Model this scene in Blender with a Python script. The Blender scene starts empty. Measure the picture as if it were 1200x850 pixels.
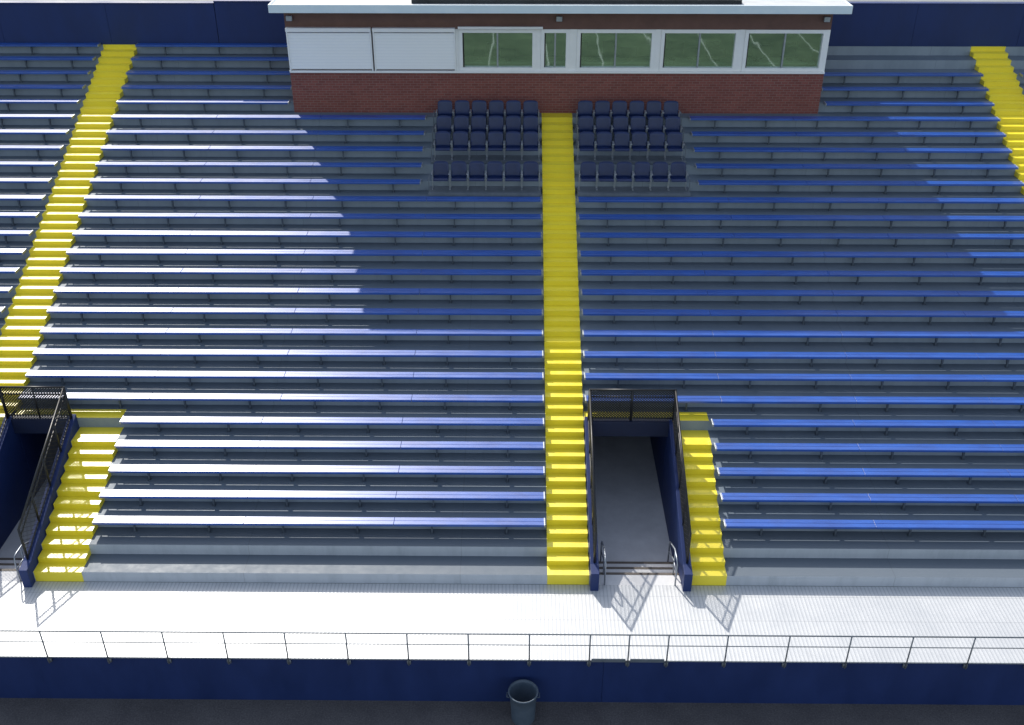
import bpy, math, random
from mathutils import Vector
random.seed(4)
S=bpy.context.scene
COL=S.collection
T=0.768; R=0.355; Y0=2.75; GZ=-1.64
# ---------------------------------------------------------------- materials
class NT:
    def __init__(s,name):
        s.m=bpy.data.materials.new(name); s.m.use_nodes=True
        s.t=s.m.node_tree; s.b=s.t.nodes['Principled BSDF']
    def n(s,t,**k):
        x=s.t.nodes.new(t)
        for a,b in k.items():
            setattr(x,a,b)
        return x
    def l(s,a,b): s.t.links.new(a,b)
    def math(s,op,a,b=None):
        x=s.n('ShaderNodeMath',operation=op)
        for i,v in enumerate((a,b)):
            if v is None: continue
            if isinstance(v,(int,float)): x.inputs[i].default_value=v
            else: s.l(v,x.inputs[i])
        return x.outputs[0]
    def pos(s):
        g=s.n('ShaderNodeNewGeometry'); return g.outputs['Position']
    def noise(s,vec,scale,detail=4,rough=.6,stretch=None):
        if stretch:
            mp=s.n('ShaderNodeMapping'); mp.inputs['Scale'].default_value=stretch
            s.l(vec,mp.inputs[0]); vec=mp.outputs[0]
        x=s.n('ShaderNodeTexNoise'); x.inputs['Scale'].default_value=scale
        x.inputs['Detail'].default_value=detail; x.inputs['Roughness'].default_value=rough
        s.l(vec,x.inputs['Vector']); return x.outputs['Fac']
    def ramp(s,f,a,b,lo=0.,hi=1.):
        x=s.n('ShaderNodeMapRange'); x.clamp=True
        x.inputs['From Min'].default_value=a; x.inputs['From Max'].default_value=b
        x.inputs['To Min'].default_value=lo; x.inputs['To Max'].default_value=hi
        s.l(f,x.inputs[0]); return x.outputs[0]
    def mix(s,f,a,b,mode='MIX'):
        x=s.n('ShaderNodeMix',data_type='RGBA',blend_type=mode)
        for i,v in ((0,f),(6,a),(7,b)):
            if isinstance(v,(int,float)): x.inputs[i].default_value=v
            elif isinstance(v,tuple): x.inputs[i].default_value=(*v,1)
            else: s.l(v,x.inputs[i])
        return x.outputs[2]
    def bump(s,h,st,dist=.01):
        x=s.n('ShaderNodeBump'); x.inputs['Strength'].default_value=st; x.inputs['Distance'].default_value=dist
        s.l(h,x.inputs['Height']); s.l(x.outputs[0],s.b.inputs['Normal'])
    def set(s,col=None,rough=None,metal=None,spec=None,coat=None):
        for k,v in (('Base Color',col),('Roughness',rough),('Metallic',metal),('Specular IOR Level',spec),('Coat Weight',coat)):
            if v is None: continue
            if isinstance(v,(int,float)): s.b.inputs[k].default_value=v
            elif isinstance(v,tuple): s.b.inputs[k].default_value=(*v,1)
            else: s.l(v,s.b.inputs[k])
        return s.m
def noisy(name,c1,c2,scale=3,rough=.6,metal=0.,spec=.5,r2=None,bumps=.1,stretch=None):
    k=NT(name); p=k.pos(); n=k.noise(p,scale,5,.65,stretch)
    f=k.ramp(n,.3,.7)
    fine=k.noise(p,scale*12,3)
    k.bump(fine,bumps,.005)
    return k.set(k.mix(f,c1,c2), k.ramp(n,.3,.7,rough,r2) if r2 else rough, metal, spec)

def m_concrete():
    k=NT('painted_concrete'); p=k.pos()
    sx=k.n('ShaderNodeSeparateXYZ'); k.l(p,sx.inputs[0])
    x,y,z=sx.outputs
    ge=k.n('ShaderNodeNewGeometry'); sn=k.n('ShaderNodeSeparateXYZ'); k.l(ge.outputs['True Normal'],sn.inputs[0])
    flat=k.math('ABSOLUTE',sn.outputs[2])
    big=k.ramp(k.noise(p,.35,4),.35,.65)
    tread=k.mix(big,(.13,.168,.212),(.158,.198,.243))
    riser=k.mix(big,(.24,.29,.35),(.28,.33,.39))  # riser faces get a lighter colour as painted-in fill for their shade
    riser=k.mix(k.ramp(z,.68,.74,1,0),riser,(.46,.50,.56))  # bottom risers paler still, lifting their shade through the colour
    tread=k.mix(k.ramp(z,.72,.76,.75,0),tread,(.115,.14,.17))  # bottom treads darkened in colour to level their sunlight with the shaded risers
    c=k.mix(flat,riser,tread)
    st=k.ramp(k.noise(p,1.0,6,.7,(2.2,.5,.5)),.45,.72)
    c=k.mix(k.math('MULTIPLY',st,.24),c,(.11,.14,.175))
    sp=k.ramp(k.noise(p,9,4,.7),.58,.78)
    c=k.mix(k.math('MULTIPLY',sp,.08),c,(.34,.38,.42))
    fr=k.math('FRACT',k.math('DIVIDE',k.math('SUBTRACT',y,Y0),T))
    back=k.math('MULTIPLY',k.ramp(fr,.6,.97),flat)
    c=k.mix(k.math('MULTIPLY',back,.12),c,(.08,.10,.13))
    jf=k.math('ABSOLUTE',k.math('SUBTRACT',k.math('FRACT',k.math('DIVIDE',x,6.1)),.5))
    j=k.ramp(jf,0.0,.003,1,0)
    c=k.mix(k.math('MULTIPLY',j,.3),c,(.04,.05,.06))
    k.bump(k.noise(p,30,4),.08,.01)
    return k.set(c,k.ramp(k.noise(p,4,3),.3,.7,.5,.62),0,.35)
M={}
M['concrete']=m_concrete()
def m_yellow():
    k=NT('yellow_safety_paint'); p=k.pos()
    n=k.ramp(k.noise(p,1.3,5,.7),.35,.7)
    c=k.mix(n,(.95,.78,.035),(.90,.72,.03))
    w=k.ramp(k.noise(p,7,6,.75),.6,.76)
    c=k.mix(k.math('MULTIPLY',w,.22),c,(.6,.5,.10))
    k.bump(k.noise(p,5,3),.15,.02)
    return k.set(c,k.ramp(k.noise(p,3,3),.3,.7,.28,.42),0,.9)
M['yellow']=m_yellow()
def m_seat():
    k=NT('blue_painted_aluminium'); p=k.pos()
    n=k.ramp(k.noise(p,1.1,5,.7,(1,3,3)),.35,.68)
    c=k.mix(n,(.002,.058,.32),(.003,.09,.45))
    w=k.ramp(k.noise(p,6,5,.75,(.6,2,2)),.62,.78)
    c=k.mix(k.math('MULTIPLY',w,.25),c,(.04,.15,.38))
    k.bump(k.noise(p,2.2,3,.6,(.5,4,4)),.12,.02)
    k.b.inputs['IOR'].default_value=1.55
    k.b.inputs['Coat Weight'].default_value=.5; k.b.inputs['Coat Roughness'].default_value=.28
    return k.set(c,k.ramp(k.noise(p,2,4,.7,(.7,3,3)),.3,.7,.33,.43),0,.8)
M['seat']=m_seat()
M['galv']=noisy('galvanised_steel',(.30,.33,.37),(.42,.45,.5),6,.45,.7)
M['leg']=noisy('weathered_bracket_steel',(.08,.10,.13),(.14,.17,.21),6,.5,.4)
M['railing']=noisy('dull_grey_rail_paint',(.16,.18,.2),(.22,.24,.27),6,.5,.3)
M['deck']=noisy('grey_platform_deck',(.11,.135,.165),(.16,.185,.22),3,.55,.1)
M['navy']=noisy('navy_painted_wall',(.008,.023,.10),(.013,.034,.145),.9,.5,0,.4,.65,.3,(1,1,.4))
M['lintel']=noisy('shaded_navy_paint',(.006,.012,.04),(.009,.018,.06),.9,.5)  # darker copy of the navy, with the lintel's shade put into the colour
M['navychair']=noisy('navy_plastic',(.008,.02,.08),(.013,.03,.115),3,.36)
M['black']=noisy('black_powder_coat',(.008,.008,.01),(.02,.02,.022),6,.4)
M['white']=noisy('white_paint',(.84,.85,.85),(.9,.9,.9),1.5,.5)
M['fascia']=noisy('pale_fascia_metal',(.64,.76,.83),(.74,.84,.89),1.2,.4)
M['roof']=noisy('grey_roof_membrane',(.4,.42,.43),(.55,.56,.57),.8,.6)
M['lot']=noisy('car_park_asphalt',(.13,.14,.14),(.3,.31,.3),.12,.8)
M['brown']=noisy('brown_trim',(.12,.058,.047),(.16,.078,.062),2,.6)
M['dark']=noisy('dark_interior',(.015,.018,.02),(.03,.035,.04),1,.8)
M['room']=noisy('interior_wall_paint',(.5,.52,.44),(.6,.62,.54),1,.8)
M['desk']=noisy('pale_desk_top',(.8,.8,.72),(.85,.85,.78),2,.5)
M['ramp']=noisy('worn_grey_floor',(.58,.58,.59),(.72,.72,.73),1.2,.6)
M['nosing']=noisy('brown_step_nosing',(.09,.075,.065),(.14,.12,.10),4,.6)
def m_asphalt():
    k=NT('track_asphalt'); p=k.pos()
    c=k.mix(k.ramp(k.noise(p,.6,5,.7),.35,.65),(.08,.076,.082),(.115,.11,.115))
    f=k.noise(p,22,4,.8)
    c=k.mix(k.math('MULTIPLY',k.ramp(f,.52,.66),.4),c,(.2,.19,.19))
    c=k.mix(k.math('MULTIPLY',k.ramp(f,.5,.36),.5),c,(.04,.038,.042))
    k.bump(f,.5,.02)
    return k.set(c,.9,0,.3)
M['asphalt']=m_asphalt()
M['grass']=noisy('grass',(.03,.07,.015),(.06,.12,.03),.15,.9)
M['turf']=noisy('field_turf',(.022,.04,.02),(.07,.10,.055),.35,.9)
M['bin']=noisy('grey_blue_plastic',(.055,.085,.12),(.085,.115,.155),4,.5)
M['line']=noisy('white_line_paint',(.22,.24,.22),(.3,.32,.3),3,.7)
def m_walk():
    k=NT('ribbed_aluminium_deck'); p=k.pos()
    sx=k.n('ShaderNodeSeparateXYZ'); k.l(p,sx.inputs[0]); x,y,z=sx.outputs
    rib=k.math('SINE',k.math('MULTIPLY',x,2*math.pi/.105))
    n=k.ramp(k.noise(p,.8,5,.7),.3,.7)
    c=k.mix(n,(.53,.545,.56),(.60,.61,.62))
    c=k.mix(k.ramp(rib,.2,1,0,.42),c,(.26,.28,.31))
    d=k.ramp(k.noise(p,3,6,.75,(1,.4,1)),.56,.75)
    c=k.mix(k.math('MULTIPLY',d,.25),c,(.3,.31,.32))
    jy=k.math('ABSOLUTE',k.math('SUBTRACT',k.math('FRACT',k.math('DIVIDE',y,.92)),.5))
    c=k.mix(k.ramp(jy,0,.012,.5,0),c,(.15,.16,.18))
    k.bump(rib,.1,.01)
    return k.set(c,k.ramp(n,0,1,.42,.55),.2,.5)
M['walk']=m_walk()
def m_brick():
    k=NT('red_brick'); p=k.pos()
    sx=k.n('ShaderNodeSeparateXYZ'); k.l(p,sx.inputs[0]); x,y,z=sx.outputs
    cb=k.n('ShaderNodeCombineXYZ'); k.l(k.math('ADD',x,y),cb.inputs[0]); k.l(z,cb.inputs[1])
    b=k.n('ShaderNodeTexBrick'); k.l(cb.outputs[0],b.inputs['Vector'])
    b.inputs['Scale'].default_value=1.; b.inputs['Brick Width'].default_value=.26; b.inputs['Row Height'].default_value=.095
    b.inputs['Mortar Size'].default_value=.010; b.inputs['Color1'].default_value=(.265,.085,.07,1); b.inputs['Color2'].default_value=(.195,.06,.052,1)
    b.inputs['Mortar'].default_value=(.25,.16,.145,1)
    n=k.ramp(k.noise(p,1.2,5),.3,.7,0,.35)
    return k.set(k.mix(n,b.outputs[0],(.16,.052,.045)),.8,0,.3)
M['brick']=m_brick()
def m_shutter():
    k=NT('white_roller_shutter'); p=k.pos()
    sx=k.n('ShaderNodeSeparateXYZ'); k.l(p,sx.inputs[0]); z=sx.outputs[2]
    s=k.math('SINE',k.math('MULTIPLY',z,2*math.pi/.112))
    k.bump(s,.12,.01)
    return k.set(k.mix(k.ramp(s,.3,1,0,.3),(.93,.94,.95),(.78,.81,.86)),.4,0,.5)
M['shutter']=m_shutter()
def m_glass():
    k=NT('tinted_window_glass')
    g=k.n('ShaderNodeBsdfGlossy'); g.inputs['Roughness'].default_value=.02; g.inputs['Color'].default_value=(.85,1,.92,1)
    tr=k.n('ShaderNodeBsdfTransparent'); tr.inputs['Color'].default_value=(.75,.86,.78,1)
    n=k.noise(k.pos(),.8,2)
    bp=k.n('ShaderNodeBump'); bp.inputs['Strength'].default_value=.05; bp.inputs['Distance'].default_value=.05
    k.l(n,bp.inputs['Height']); k.l(bp.outputs[0],g.inputs['Normal'])
    mx=k.n('ShaderNodeMixShader'); mx.inputs[0].default_value=.42
    k.l(tr.outputs[0],mx.inputs[1]); k.l(g.outputs[0],mx.inputs[2])
    k.l(mx.outputs[0],k.t.nodes['Material Output'].inputs[0])
    return k.m
M['glass']=m_glass()
# ---------------------------------------------------------------- mesh helpers
class Geo:
    def __init__(s): s.v=[]; s.f=[]
    def box(s,x0,x1,y0,y1,z0,z1):
        i=len(s.v)
        s.v+=[(x,y,z) for z in (z0,z1) for x,y in ((x0,y0),(x1,y0),(x1,y1),(x0,y1))]
        s.f+=[tuple(i+a for a in q) for q in ((0,3,2,1),(4,5,6,7),(0,1,5,4),(1,2,6,5),(2,3,7,6),(3,0,4,7))]
        return s
    def quad(s,a,b,c,d):
        i=len(s.v); s.v+=[a,b,c,d]; s.f.append((i,i+1,i+2,i+3)); return s
    def pipe(s,pts,r,n=8):
        pts=[Vector(p) for p in pts]; i0=len(s.v)
        for j,p in enumerate(pts):
            d=(pts[min(j+1,len(pts)-1)]-pts[max(j-1,0)]).normalized()
            up=Vector((0,0,1)) if abs(d.z)<.9 else Vector((1,0,0))
            a=d.cross(up).normalized(); b=d.cross(a).normalized()
            for q in range(n):
                t=2*math.pi*q/n; s.v.append(tuple(p+a*r*math.cos(t)+b*r*math.sin(t)))
        for j in range(len(pts)-1):
            for q in range(n):
                a=i0+j*n+q; b=i0+j*n+(q+1)%n
                s.f.append((a,b,b+n,a+n))
        s.f.append(tuple(i0+q for q in reversed(range(n)))); k=i0+(len(pts)-1)*n
        s.f.append(tuple(k+q for q in range(n))); return s
    def prism_x(s,poly,x0,x1):
        i=len(s.v); n=len(poly)
        s.v+=[(x0,y,z) for y,z in poly]+[(x1,y,z) for y,z in poly]
        s.f.append(tuple(i+q for q in range(n))); s.f.append(tuple(i+n+q for q in reversed(range(n))))
        for q in range(n):
            a=i+q;b=i+(q+1)%n; s.f.append((a,a+n,b+n,b))
        return s
    def mesh(s,name,mat,smooth=False,bevel=0):
        m=bpy.data.meshes.new(name); m.from_pydata(s.v,[],s.f)
        m.materials.append(mat)
        import bmesh
        bm=bmesh.new(); bm.from_mesh(m); bmesh.ops.recalc_face_normals(bm,faces=bm.faces)
        if bevel: bmesh.ops.bevel(bm,geom=bm.edges[:],offset=bevel,segments=2,affect='EDGES',profile=.5)
        bm.to_mesh(m); bm.free()
        if smooth:
            for p in m.polygons: p.use_smooth=True
        return m
def obj(name,data,parent=None,loc=(0,0,0),**p):
    o=bpy.data.objects.new(name,data); COL.objects.link(o); o.location=loc
    if parent: o.parent=parent
    for k,v in p.items(): o[k]=v
    return o
def thing(name,label,category,data=None,loc=(0,0,0),group=None,kind=None):
    o=obj(name,data,None,loc,label=label,category=category)
    if data is None: o.empty_display_size=.2
    if group: o['group']=group
    if kind: o['kind']=kind
    return o
def struct(name,data,label,cat):
    return obj(name,data,None,(0,0,0),kind='structure',label=label,category=cat)
def sheet(x0,x1,y0,y1,z): return Geo().quad((x0,y0,z),(x1,y0,z),(x1,y1,z),(x0,y1,z))
# ---------------------------------------------------------------- ground
struct('ground',sheet(-900,900,-900,900,GZ).mesh('ground',M['grass']),'mown grass around the stadium','ground')
struct('running_track',sheet(-70,70,-11,0.1,GZ+.006).mesh('track',M['asphalt']),'dark asphalt strip at the foot of the wall','track')
struct('playing_field',sheet(-60,60,-70,-13,GZ+.006).mesh('field',M['turf']),'green turf field in front of the stand','field')
g=Geo()
for i in range(-11,12):
    x=i*4.6+.7; g.quad((x-.06,-66,GZ+.012),(x+.06,-66,GZ+.012),(x+.06,-16,GZ+.012),(x-.06,-16,GZ+.012))
g.quad((-55,-15.6,GZ+.012),(55,-15.6,GZ+.012),(55,-14,GZ+.012),(-55,-14,GZ+.012))
struct('field_marking',g.mesh('lines',M['line']),'white painted yard lines on turf','marking')
struct('car_park',sheet(-200,200,70,160,GZ+.006).mesh('park',M['lot']),'patchy grey paved lot behind the stand','pavement')
# ---------------------------------------------------------------- walkway + front wall
struct('walkway',Geo().box(-40,40,-.05,Y0-.01,-.04,0).mesh('walk',M['walk']),'ribbed aluminium deck walkway below the seating','walkway')
g=Geo()
joints=[-40,.82,40]
for a,b in zip(joints[:-1],joints[1:]):
    g.box(a+.005,b-.005,0,.3,GZ,-.045)
g.box(-40,40,.02,.28,GZ,-.05)
thing('front_wall','long navy painted retaining wall beside the track','wall',g.mesh('fw',M['navy']))
# terrace
def profile(g,x0,x1,j0,j1):
    for j in range(j0,j1+1):
        y=Y0+j*T; z=j*R; y2=Y0+(j+1)*T
        g.quad((x0,y,z),(x1,y,z),(x1,y,z+R),(x0,y,z+R))
        g.quad((x0,y,z+R),(x1,y,z+R),(x1,y2,z+R),(x0,y2,z+R))
VL=(-17.3,-15.1); VR=(.6,3.43)
g=Geo()
profile(g,-40,VL[0],0,5); profile(g,VL[1],VR[0],0,5); profile(g,VR[1],40,0,5)
profile(g,-40,40,6,27)
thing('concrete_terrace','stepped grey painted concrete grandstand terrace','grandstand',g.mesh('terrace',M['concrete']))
# ---------------------------------------------------------------- aisles
def aisle(x0,x1,j0,j1,label,land=None):
    g=Geo(); e=.005
    for j in range(j0,j1+1):
        y=Y0+j*T; z=j*R; y2=y+T
        g.quad((x0,y-e,z+e),(x1,y-e,z+e),(x1,y-e,z+R+e),(x0,y-e,z+R+e))
        g.quad((x0,y-e,z+R+e),(x1,y-e,z+R+e),(x1,y2-e,z+R+e),(x0,y2-e,z+R+e))
        if j<j1:
            g.box(x0+.004,x1-.004,y2-.384,y2-.006,z+R+.006,z+R+R*.5)
    if land:
        z=7*R+e; y=Y0+6*T
        g.quad((land[0],y-e,z),(land[1],y-e,z),(land[1],y+T*.62,z),(land[0],y+T*.62,z))
    thing('aisle_stairs',label,'stairs',g.mesh('aisle',M['yellow']),group='yellow aisle stairs')
lab='bright yellow painted stair aisle between bench sections'
aisle(-.6,.58,0,22,'yellow painted stair aisle leading up to the press box')
aisle(-18.47,-17.12,6,27,lab); aisle(16.85,18.25,6,27,lab)
aisle(-15.08,-13.72,0,5,'short yellow stair flight beside a vomitory',(-17.24,-13.72))
aisle(3.45,4.44,0,5,'short yellow stair flight beside a vomitory',(.6,4.44))
# ---------------------------------------------------------------- benches
legg=Geo()
legg.box(-.025,.025,-.035,.03,0,.37).box(-.03,.03,-.12,.14,.345,.383).box(-.05,.05,-.07,.07,0,.014)
legg.prism_x([(.03,.12),(.05,.12),(.14,.345),(.1,.345)],-.015,.015)
LEGM=legg.mesh('leg',M['leg'])
CAPM=Geo().box(-.02,.02,-.19,.15,-.03,.058).mesh('cap',M['galv'],bevel=.006)
seatcache={}
def seatmesh(L):
    k=round(L,2)
    if k in seatcache: return seatcache[k]
    g=Geo(); n=max(1,round(L/4.6)); seg=L/n
    for i in range(n):
        a=-L/2+i*seg+(.006 if i else 0); b=-L/2+(i+1)*seg-(.006 if i<n-1 else 0)
        for y0,y1 in ((-.175,-.022),(-.012,.14)):
            g.box(a,b,y0,y1,.008,.052)
        g.box(a,b,-.185,-.16,-.022,.048)
    m=g.mesh('seat',M['seat'],bevel=.004); seatcache[k]=m; return m
def bench(k,x0,x1):
    L=x1-x0; xc=(x0+x1)/2
    yb=Y0+(k+2)*T-.15; z=(k+2)*R
    o=thing('bleacher_bench','long blue aluminium bleacher bench on steel brackets','bench',None,(xc,yb,z),group='blue bleacher benches')
    s=obj('seat',seatmesh(L),o,(0,0,.38))
    s.rotation_euler=(random.uniform(-.03,.03),random.uniform(-.0006,.0006),random.uniform(-.0008,.0008))
    for sx in (-1,1):
        obj('end_cap',CAPM,o,(sx*(L/2+.02),0,.38))
    n=max(2,round(L/2.05)); st=L/n
    for i in range(n):
        obj('leg',LEGM,o,(-L/2+st*(i+.5),-.02,0))
for k in range(26):
    j=lambda: random.uniform(-.05,.05)
    bench(k,-26,-18.57)
    if k<5: bench(k,-13.62+j(),-.68)
    elif k<16: bench(k,-17.0,-.68)
    elif k<21: bench(k,-17.0,-5.05)
    else: bench(k,-17.0,-10.4)
    xr=16.75 if k>12 else 17.4
    if k<5: bench(k,4.54,xr)
    elif k<16: bench(k,.68,xr)
    elif k<21: bench(k,5.05,xr)
    elif k<24: bench(k,10.35,xr)
    if 14<=k<24: bench(k,18.35,25)
# ---------------------------------------------------------------- chairs
def chairback():
    g=Geo(); nx,nz=8,6; th=.035
    for side,off in ((0,0),(1,th)):
        for iz in range(nz+1):
            for ix in range(nx+1):
                u=ix/nx*2-1; w=iz/nz
                hw=.28*(1-.06*max(0,w-.55)**2*5)
                h=.40+.56*w-(.05*abs(u)**5 if iz==nz else .0)
                g.v.append((u*hw,-.02+.10*w-.04*u*u+off-.02,h))
    N=(nx+1)*(nz+1)
    for iz in range(nz):
        for ix in range(nx):
            a=iz*(nx+1)+ix
            g.f.append((a,a+1,a+nx+2,a+nx+1)); a+=N; g.f.append((a,a+nx+1,a+nx+2,a+1))
    b=[ix for ix in range(nx+1)]+[iz*(nx+1)+nx for iz in range(1,nz+1)]+[nz*(nx+1)+ix for ix in reversed(range(nx))]+[iz*(nx+1) for iz in reversed(range(1,nz))]
    for i in range(len(b)):
        p,q=b[i],b[(i+1)%len(b)]; g.f.append((p,q,q+N,p+N))
    return g.mesh('backrest',M['navychair'],True)
BACK=chairback()
g=Geo()
g.prism_x([(-.42,.43),(-.36,.46),(-.1,.41),(0,.43),(0,.39),(-.1,.37),(-.36,.415),(-.42,.38)],-.265,.265)
SEATC=g.mesh('chair_seat',M['navychair'],bevel=.01)
g=Geo(); g.box(-.016,.016,-.3,.05,.0,.03).box(-.016,.016,-.12,-.08,.03,.6).box(-.022,.022,-.36,.02,.6,.63)
STAND=g.mesh('armrest_stand',M['galv'],bevel=.005)
def chair(x,y,z):
    o=thing('stadium_chair','navy plastic stadium chair below the press box','chair',None,(x,y,z),group='navy stadium chairs')
    obj('backrest',BACK,o); obj('seat',SEATC,o)
    obj('armrest',STAND,o,(-.325+.014,0,0)); obj('armrest',STAND,o,(.325-.014-.004,0,0))
for sgn in (-1,1):
    g=Geo(); a,b=(-4.72,-.66) if sgn<0 else (.66,4.72)
    for k in (16,18,19,20):
        y1=Y0+(k+2)*T; z=(k+2)*R; dz=.17 if k==16 else .1
        g.box(a,b,y1-T+.08,y1-.01,z+.01,z+dz)
        ox=a if sgn<0 else b-.05
        g.box(ox,ox+.03,y1-.5,y1-.47,z+dz,z+.6); g.box(ox,ox+.03,y1-.5,y1-.05,z+.6,z+.63)
        for i in range(6):
            c=a+.44+i*.65 if sgn<0 else a+.38+i*.65
            chair(c,y1-.22+(.12 if k==16 else 0),z+dz)
    thing('seating_platform','low grey metal platform carrying rows of chairs','platform',g.mesh('plat',M['deck']),group='chair platforms')
# ---------------------------------------------------------------- vomitories
def slope(y): return (y-Y0)*R/T
def fence(pts_base,H,label,post_n,sp=.14,wr=.006):
    a,b=Vector(pts_base[0]),Vector(pts_base[1]); L=(b-a).length
    o=thing('guard_fence',label,'fence',None,tuple(a),group='black mesh guard fences')
    d=b-a; up=Vector((0,0,1))
    g=Geo(); g.pipe([(0,0,H),tuple(d+up*H)],.032)
    g.pipe([(0,0,.08),tuple(d+up*.08)],.022); g.pipe([(0,0,H*.78),tuple(d+up*H*.78)],.022)
    obj('rail',g.mesh('rail',M['black'],True),o)
    for i in range(post_n+1):
        p=d*(i/post_n); obj('post',Geo().pipe([(0,0,-.05),(0,0,H+.02)],.035).mesh('post',M['black'],True),o,tuple(p))
    g=Geo(); n=int((L+H)/sp)
    for i in range(n):
        for sg in (0,1):
            s0=i*sp-H; s1=s0+H
            lo=max(0,-s0/(s1-s0)) ; hi=min(1,(L-s0)/(s1-s0))
            if hi<=lo: continue
            sa=s0+(s1-s0)*lo; sb=s0+(s1-s0)*hi; ha,hb=lo*H,hi*H
            if sg: ha,hb=H-ha,H-hb
            g.pipe([tuple(d*(sa/L)+up*ha),tuple(d*(sb/L)+up*hb)],wr,4)
    obj('wire_mesh',g.mesh('wire',M['black']),o)
def vomitory(x0,x1,label):
    o=thing('vomitory',label,'stadium entrance',None,((x0+x1)/2,Y0,0),group='stand entrances')
    cx=(x0+x1)/2; yf=Y0+6*T
    def P(name,g,mat,bev=0):
        for i,v in enumerate(g.v): g.v[i]=(v[0]-cx,v[1]-Y0,v[2])
        return obj(name,g.mesh(name,mat,bevel=bev),o)
    for a,b in ((x0,x0+.24),(x1-.24,x1)):
        P('side_wall',Geo().prism_x([(Y0-.25,GZ),(Y0-.25,.62),(Y0+.1,.68),(yf-.01,slope(yf)+.5),(yf-.01,GZ)],a+.003,b-.003),M['navy'],.01)
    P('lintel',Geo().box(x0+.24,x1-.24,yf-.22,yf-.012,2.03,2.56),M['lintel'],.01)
    P('tunnel_wall',Geo().box(x0,x0+.24,yf,14,GZ,2.03),M['navy']);P('tunnel_wall',Geo().box(x1-.24,x1,yf,14,GZ,2.03),M['navy'])
    P('tunnel_wall',Geo().box(x0,x1,14,14.2,GZ,2.03),M['navy']); P('ceiling',Geo().box(x0,x1,yf,14.2,2.031,2.13),M['navy'])
    g=Geo(); g.box(x0+.24,x1-.24,Y0-.005,3.25,-.6,-.002)
    g.box(x0+.24,x1-.24,3.25,3.66,-.6,-.16).box(x0+.24,x1-.24,3.66,4.07,-.6,-.32).box(x0+.24,x1-.24,4.07,14,-.6,-.48)
    P('floor',g,M['ramp'])
    g=Geo()
    for y,z in ((3.25,0),(3.66,-.16),(4.07,-.32)): g.box(x0+.25,x1-.25,y-.09,y+.004,z-.001,z+.006)
    P('step_nosing',g,M['nosing'])
    H=1.1
    fence([(x0+.12,yf-.1,2.56),(x1-.12,yf-.1,2.56)],H,'black chain mesh guard above the entrance lintel',2,.085,.017)
    for xx in (x0+.12,x1-.12):
        fence([(xx,Y0+.15,.66),(xx,yf-.16,slope(yf-.16)+.49)],H,'black chain mesh guard on a sloping side wall',4)
    for xx,s in ((x0+.42,1),(x1-.42,-1)):
        g=Geo()
        g.pipe([(xx,2.75,0.),(xx,2.75,.75),(xx,2.82,.85),(xx,2.95,.87),(xx,3.3,.85),(xx,4.1,.42),(xx,4.15,.35),(xx,4.15,-.48)],.024)
        g.pipe([(xx,2.75,.45),(xx,3.3,.45),(xx,4.15,.02)],.018)
        g.pipe([(xx,3.2,.85),(xx,3.2,-.0)],.02)
        thing('handrail','galvanised pipe handrail at the entrance steps','handrail',g.mesh('handrail',M['galv'],True),group='entrance handrails')
vomitory(*VR,'navy walled stand entrance with steps down to a tunnel')
vomitory(*VL,'narrower navy walled stand entrance beside yellow stairs')
# ---------------------------------------------------------------- walkway railing
RH=.94
rl=thing('walkway_railing','slim grey steel railing along the walkway edge','railing',None,(0,-.08,0))
for h,r in ((RH,.019),(.56,.013)): obj('rail',Geo().pipe([(-21,0,h),(19,0,h)],r).mesh('rails',M['railing'],True),rl)
pm=Geo().pipe([(0,0,-.2),(0,0,RH)],.02).box(-.05,.05,.022,.079,-.2,-.08).mesh('rpost',M['railing'],True)
xs=[-1.12-1.563*i for i in range(13)]+[.43,1.43,2.43]+[3.93+1.563*i for i in range(10)]
for x in xs: obj('post',pm,rl,(x,0,0))
for a,b in ((.49,1.37),(1.49,2.37)):
    thing('step_plate','small grey blue metal plate at the railing gate','plate',Geo().box(a,b,-.075,-.055,-.05,.07).mesh('plate',M['deck'],bevel=.006),group='gate step plates')
# ---------------------------------------------------------------- back wall
def backwall(x0,x1,zt=11.54):
    g=Geo(); n=max(1,round((x1-x0)/4.2)); s=(x1-x0)/n; yw=Y0+27*T+.04
    for i in range(n): g.box(x0+i*s+.006,x0+(i+1)*s-.006,yw,yw+.25,GZ,zt-.001)
    g.box(x0,x1,yw+.02,yw+.23,GZ,zt-.01); g.box(x0,x1,yw-.04,yw+.29,zt,zt+.05)
    thing('back_wall','navy painted parapet wall behind the top row','wall',g.mesh('bw',M['navy']),group='rear parapet walls')
backwall(-40,-13.72); backwall(-13.7,-10.25,11.62); backwall(10.15,40,11.58)
# ---------------------------------------------------------------- press box
pb=thing('press_box','single storey brick press box with white windows','press box',None,(0,20.2,8))
def PB(name,g,mat,bev=0,parent=None,smooth=False,**k):
    for i,v in enumerate(g.v): g.v[i]=(v[0],v[1]-20.2,v[2]-8)
    return obj(name,g.mesh(name,mat,bevel=bev,smooth=smooth),parent or pb,**k)
BX0,BX1=-10.2,10.1
g=Geo(); g.box(BX0,BX1,20.2,20.45,5,9.72); g.box(BX0,BX0+.25,20.45,26,5,12.0).box(BX1-.25,BX1,20.45,26,5,12.).box(BX0+.25,BX1-.25,25.75,26,5,12.)
PB('wall',g,M['brick'])
PB('trim_band',Geo().box(BX0,BX1,20.2,20.449,11.34,12.06),M['brown'])
PB('interior_floor',Geo().box(BX0+.26,BX1-.26,20.46,23.4,8.9,9.0),M['dark'])
PB('interior_wall',Geo().box(BX0+.26,BX1-.26,23.4,23.5,9,12),M['room'])
PB('desk',Geo().box(-3.8,BX1-.3,20.5,21.3,9.98,10.04).box(-3.8,BX1-.3,21.22,21.28,9,9.98),M['desk'])
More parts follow.
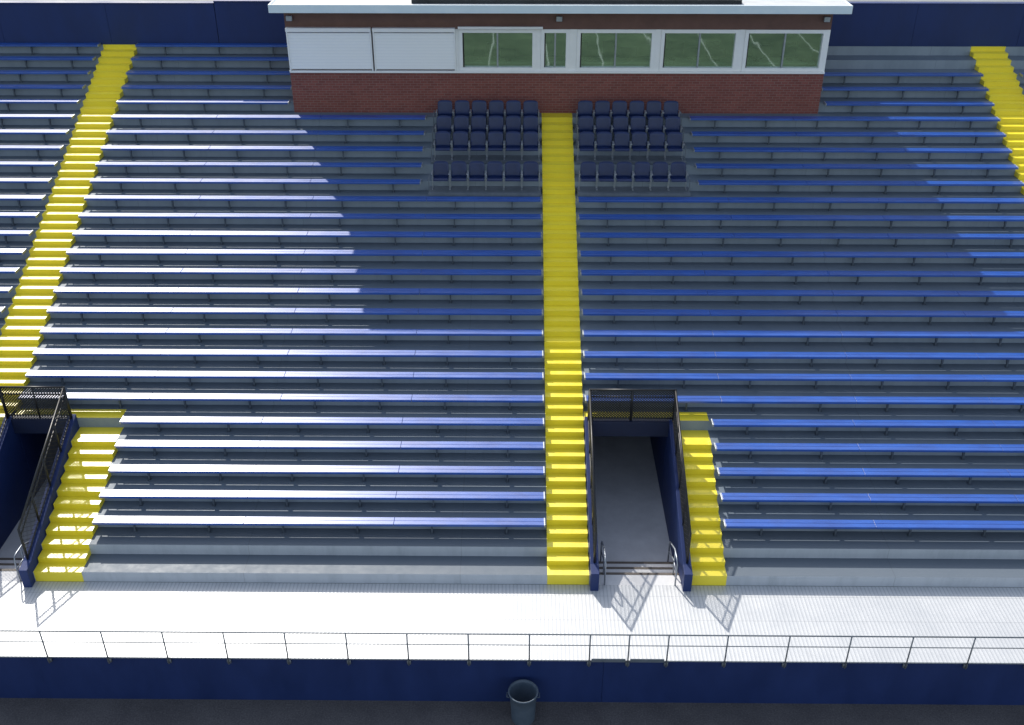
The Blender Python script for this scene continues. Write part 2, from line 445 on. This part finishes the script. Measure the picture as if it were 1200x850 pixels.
for x in (-3,-1.9,1.3,2.7,4.4,5.1,6.1,7.6,8.9,9.4):
    w=random.uniform(.2,.34); y=random.uniform(20.7,21.0)
    PB('monitor',Geo().box(x-w,x+w,y,y+.05,10.14,10.14+random.uniform(.3,.45)).box(x-.1,x+.1,y-.08,y+.14,10.042,10.06).box(x-.03,x+.03,y+.0,y+.04,10.06,10.14),M['dark'],.005)
for x in (-2.5,1.0,2.1,4.8,6.2,8.2,9.2):
    y=random.uniform(21.6,22.1)
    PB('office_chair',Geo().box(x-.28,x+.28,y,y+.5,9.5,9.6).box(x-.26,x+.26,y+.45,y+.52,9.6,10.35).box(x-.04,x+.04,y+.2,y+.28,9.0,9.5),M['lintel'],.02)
PB('roof',Geo().box(-10.47,10.45,19.42,26.3,12.11,12.34),M['roof'])
PB('fascia',Geo().box(-10.55,10.52,19.36,19.418,12.08,12.37).box(-10.55,-10.472,19.42,26.3,12.08,12.37).box(10.452,10.52,19.42,26.3,12.08,12.37),M['fascia'],.006)
for a,b in ((-10.17,-7.0),(-6.94,-3.86)):
    s=PB('shutter',Geo().box(a+.05,b-.05,20.14,20.3,9.86,11.2),M['shutter'])
    PB('shutter_frame',Geo().box(a,a+.05,20.08,20.3,9.80,11.26).box(b-.05,b,20.08,20.3,9.8,11.26).box(a,b,20.0,20.3,11.262,11.4),M['white'],.006)
PB('backing_wall',Geo().box(-9.9,-3.9,20.31,20.45,9.721,11.335),M['brown'])
PB('sill',Geo().box(BX0,BX1,20.12,20.3,9.722,9.8),M['white'],.008)
PB('awning_rail',Geo().pipe([(-3.75,20.02,11.42),(-.6,20.02,11.42)],.05),M['white'])
def win(a,b,mull):
    w=PB('window',Geo().box(a,b,20.31,20.33,9.9,11.22),M['glass'])
    f=Geo(); z0,z1=9.802,11.338; y0,y1=20.17,20.38; t=.13
    f.box(a-t,a,y0,y1,z0,z1).box(b,b+t,y0,y1,z0,z1).box(a,b,y0,y1,z0,z0+.12).box(a,b,y0,y1,z1-.13,z1)
    PB('window_frame',f,M['white'],.006,w)
    m=(a+b)/2
    PB('window_mullion',Geo().box(m-.03,m+.03,20.235,20.3,9.923,11.207),M['galv'],0,w)
    PB('window_sash',Geo().box(a+.001,a+.05,20.24,20.3,9.923,11.207),M['black'],0,w)
for a,b,m in ((-3.6,-.98,1),(-.53,.28,1),(.82,3.48,1),(3.96,6.6,1),(7.08,9.85,1)): win(a,b,m)
for a,b in ((-3.858,-3.732),(-.848,-.662),(.412,.688),(3.612,3.828),(6.732,6.948),(9.982,10.1)):
    PB('window_panel',Geo().box(a,b,20.21,20.4,9.8,11.338),M['white'])
def lamp(x):
    PB('floodlight',Geo().box(x-.11,x+.11,19.98,20.12,11.66,11.84),M['galv'],.015)
    PB('floodlight_arm',Geo().box(x-.03,x+.03,20.12,20.2,11.72,11.8),M['black'])
for x in (-9.98,.0,9.85): lamp(x)
g=Geo(); g.box(-5.4,6.6,19.75,22.6,12.341,12.48)
for i in range(9): g.box(-5.3+i*1.3,-4.1+i*1.3,19.85,22.5,12.48,12.54)
PB('solar_array',g,M['dark'],.01)
# ---------------------------------------------------------------- bin
bn=thing('trash_bin','open grey plastic barrel standing against the wall','trash bin',None,(-1.27,-.5,GZ))
g=Geo(); n=32
prof=[(.31,0),(.32,.3),(.335,.6),(.355,.9),(.39,.93),(.395,.98),(.37,.99),(.34,.9),(.29,.05),(0.001,.05)]
for r,z in prof:
    for i in range(n): g.v.append((r*math.cos(2*math.pi*i/n),r*math.sin(2*math.pi*i/n),z))
for j in range(len(prof)-1):
    for i in range(n):
        a=j*n+i;b=j*n+(i+1)%n; g.f.append((a,b,b+n,a+n))
obj('barrel',g.mesh('barrel',M['bin'],True),bn)
for sx in (-1,1):
    obj('handle',Geo().pipe([(sx*.36,-.09,.84),(sx*.42,-.07,.83),(sx*.42,.07,.83),(sx*.36,.09,.84)],.015).mesh('handle',M['bin'],True),bn)
# ---------------------------------------------------------------- light, sky, camera
EL=math.radians(40); AZ=math.atan2(.47,1)
sd=Vector((-math.sin(AZ)*math.cos(EL),math.cos(AZ)*math.cos(EL),math.sin(EL)))
L=bpy.data.lights.new('Sun','SUN'); L.energy=4.9; L.angle=math.radians(.6); L.color=(1,.95,.87)
so=bpy.data.objects.new('sun',L); COL.objects.link(so); so.rotation_euler=sd.to_track_quat('Z','Y').to_euler(); so.location=(0,0,60)
w=bpy.data.worlds.new('World'); S.world=w; w.use_nodes=True
nt=w.node_tree; bg=nt.nodes['Background']; sk=nt.nodes.new('ShaderNodeTexSky'); sk.sky_type='NISHITA'; sk.sun_disc=False
sk.sun_elevation=EL; sk.sun_rotation=-AZ; sk.dust_density=1.5; sk.air_density=1.2
hs=nt.nodes.new('ShaderNodeHueSaturation'); hs.inputs['Saturation'].default_value=.65; hs.inputs['Value'].default_value=1.35
nt.links.new(sk.outputs[0],hs.inputs['Color'])
nt.links.new(hs.outputs[0],bg.inputs[0]); bg.inputs[1].default_value=.15
cam=bpy.data.cameras.new('Camera'); co=bpy.data.objects.new('camera',cam); COL.objects.link(co); S.camera=co
cam.sensor_width=36; cam.lens=36; cam.clip_end=3000
p=math.radians(30.8); ps=.0088
fw=Vector((-math.sin(ps)*math.cos(p),math.cos(ps)*math.cos(p),-math.sin(p)))
co.location=(-1.4,-18.9,20.2); co.rotation_euler=fw.to_track_quat('-Z','Y').to_euler()
S.view_settings.view_transform='Standard'; S.view_settings.look='None'; S.view_settings.exposure=0
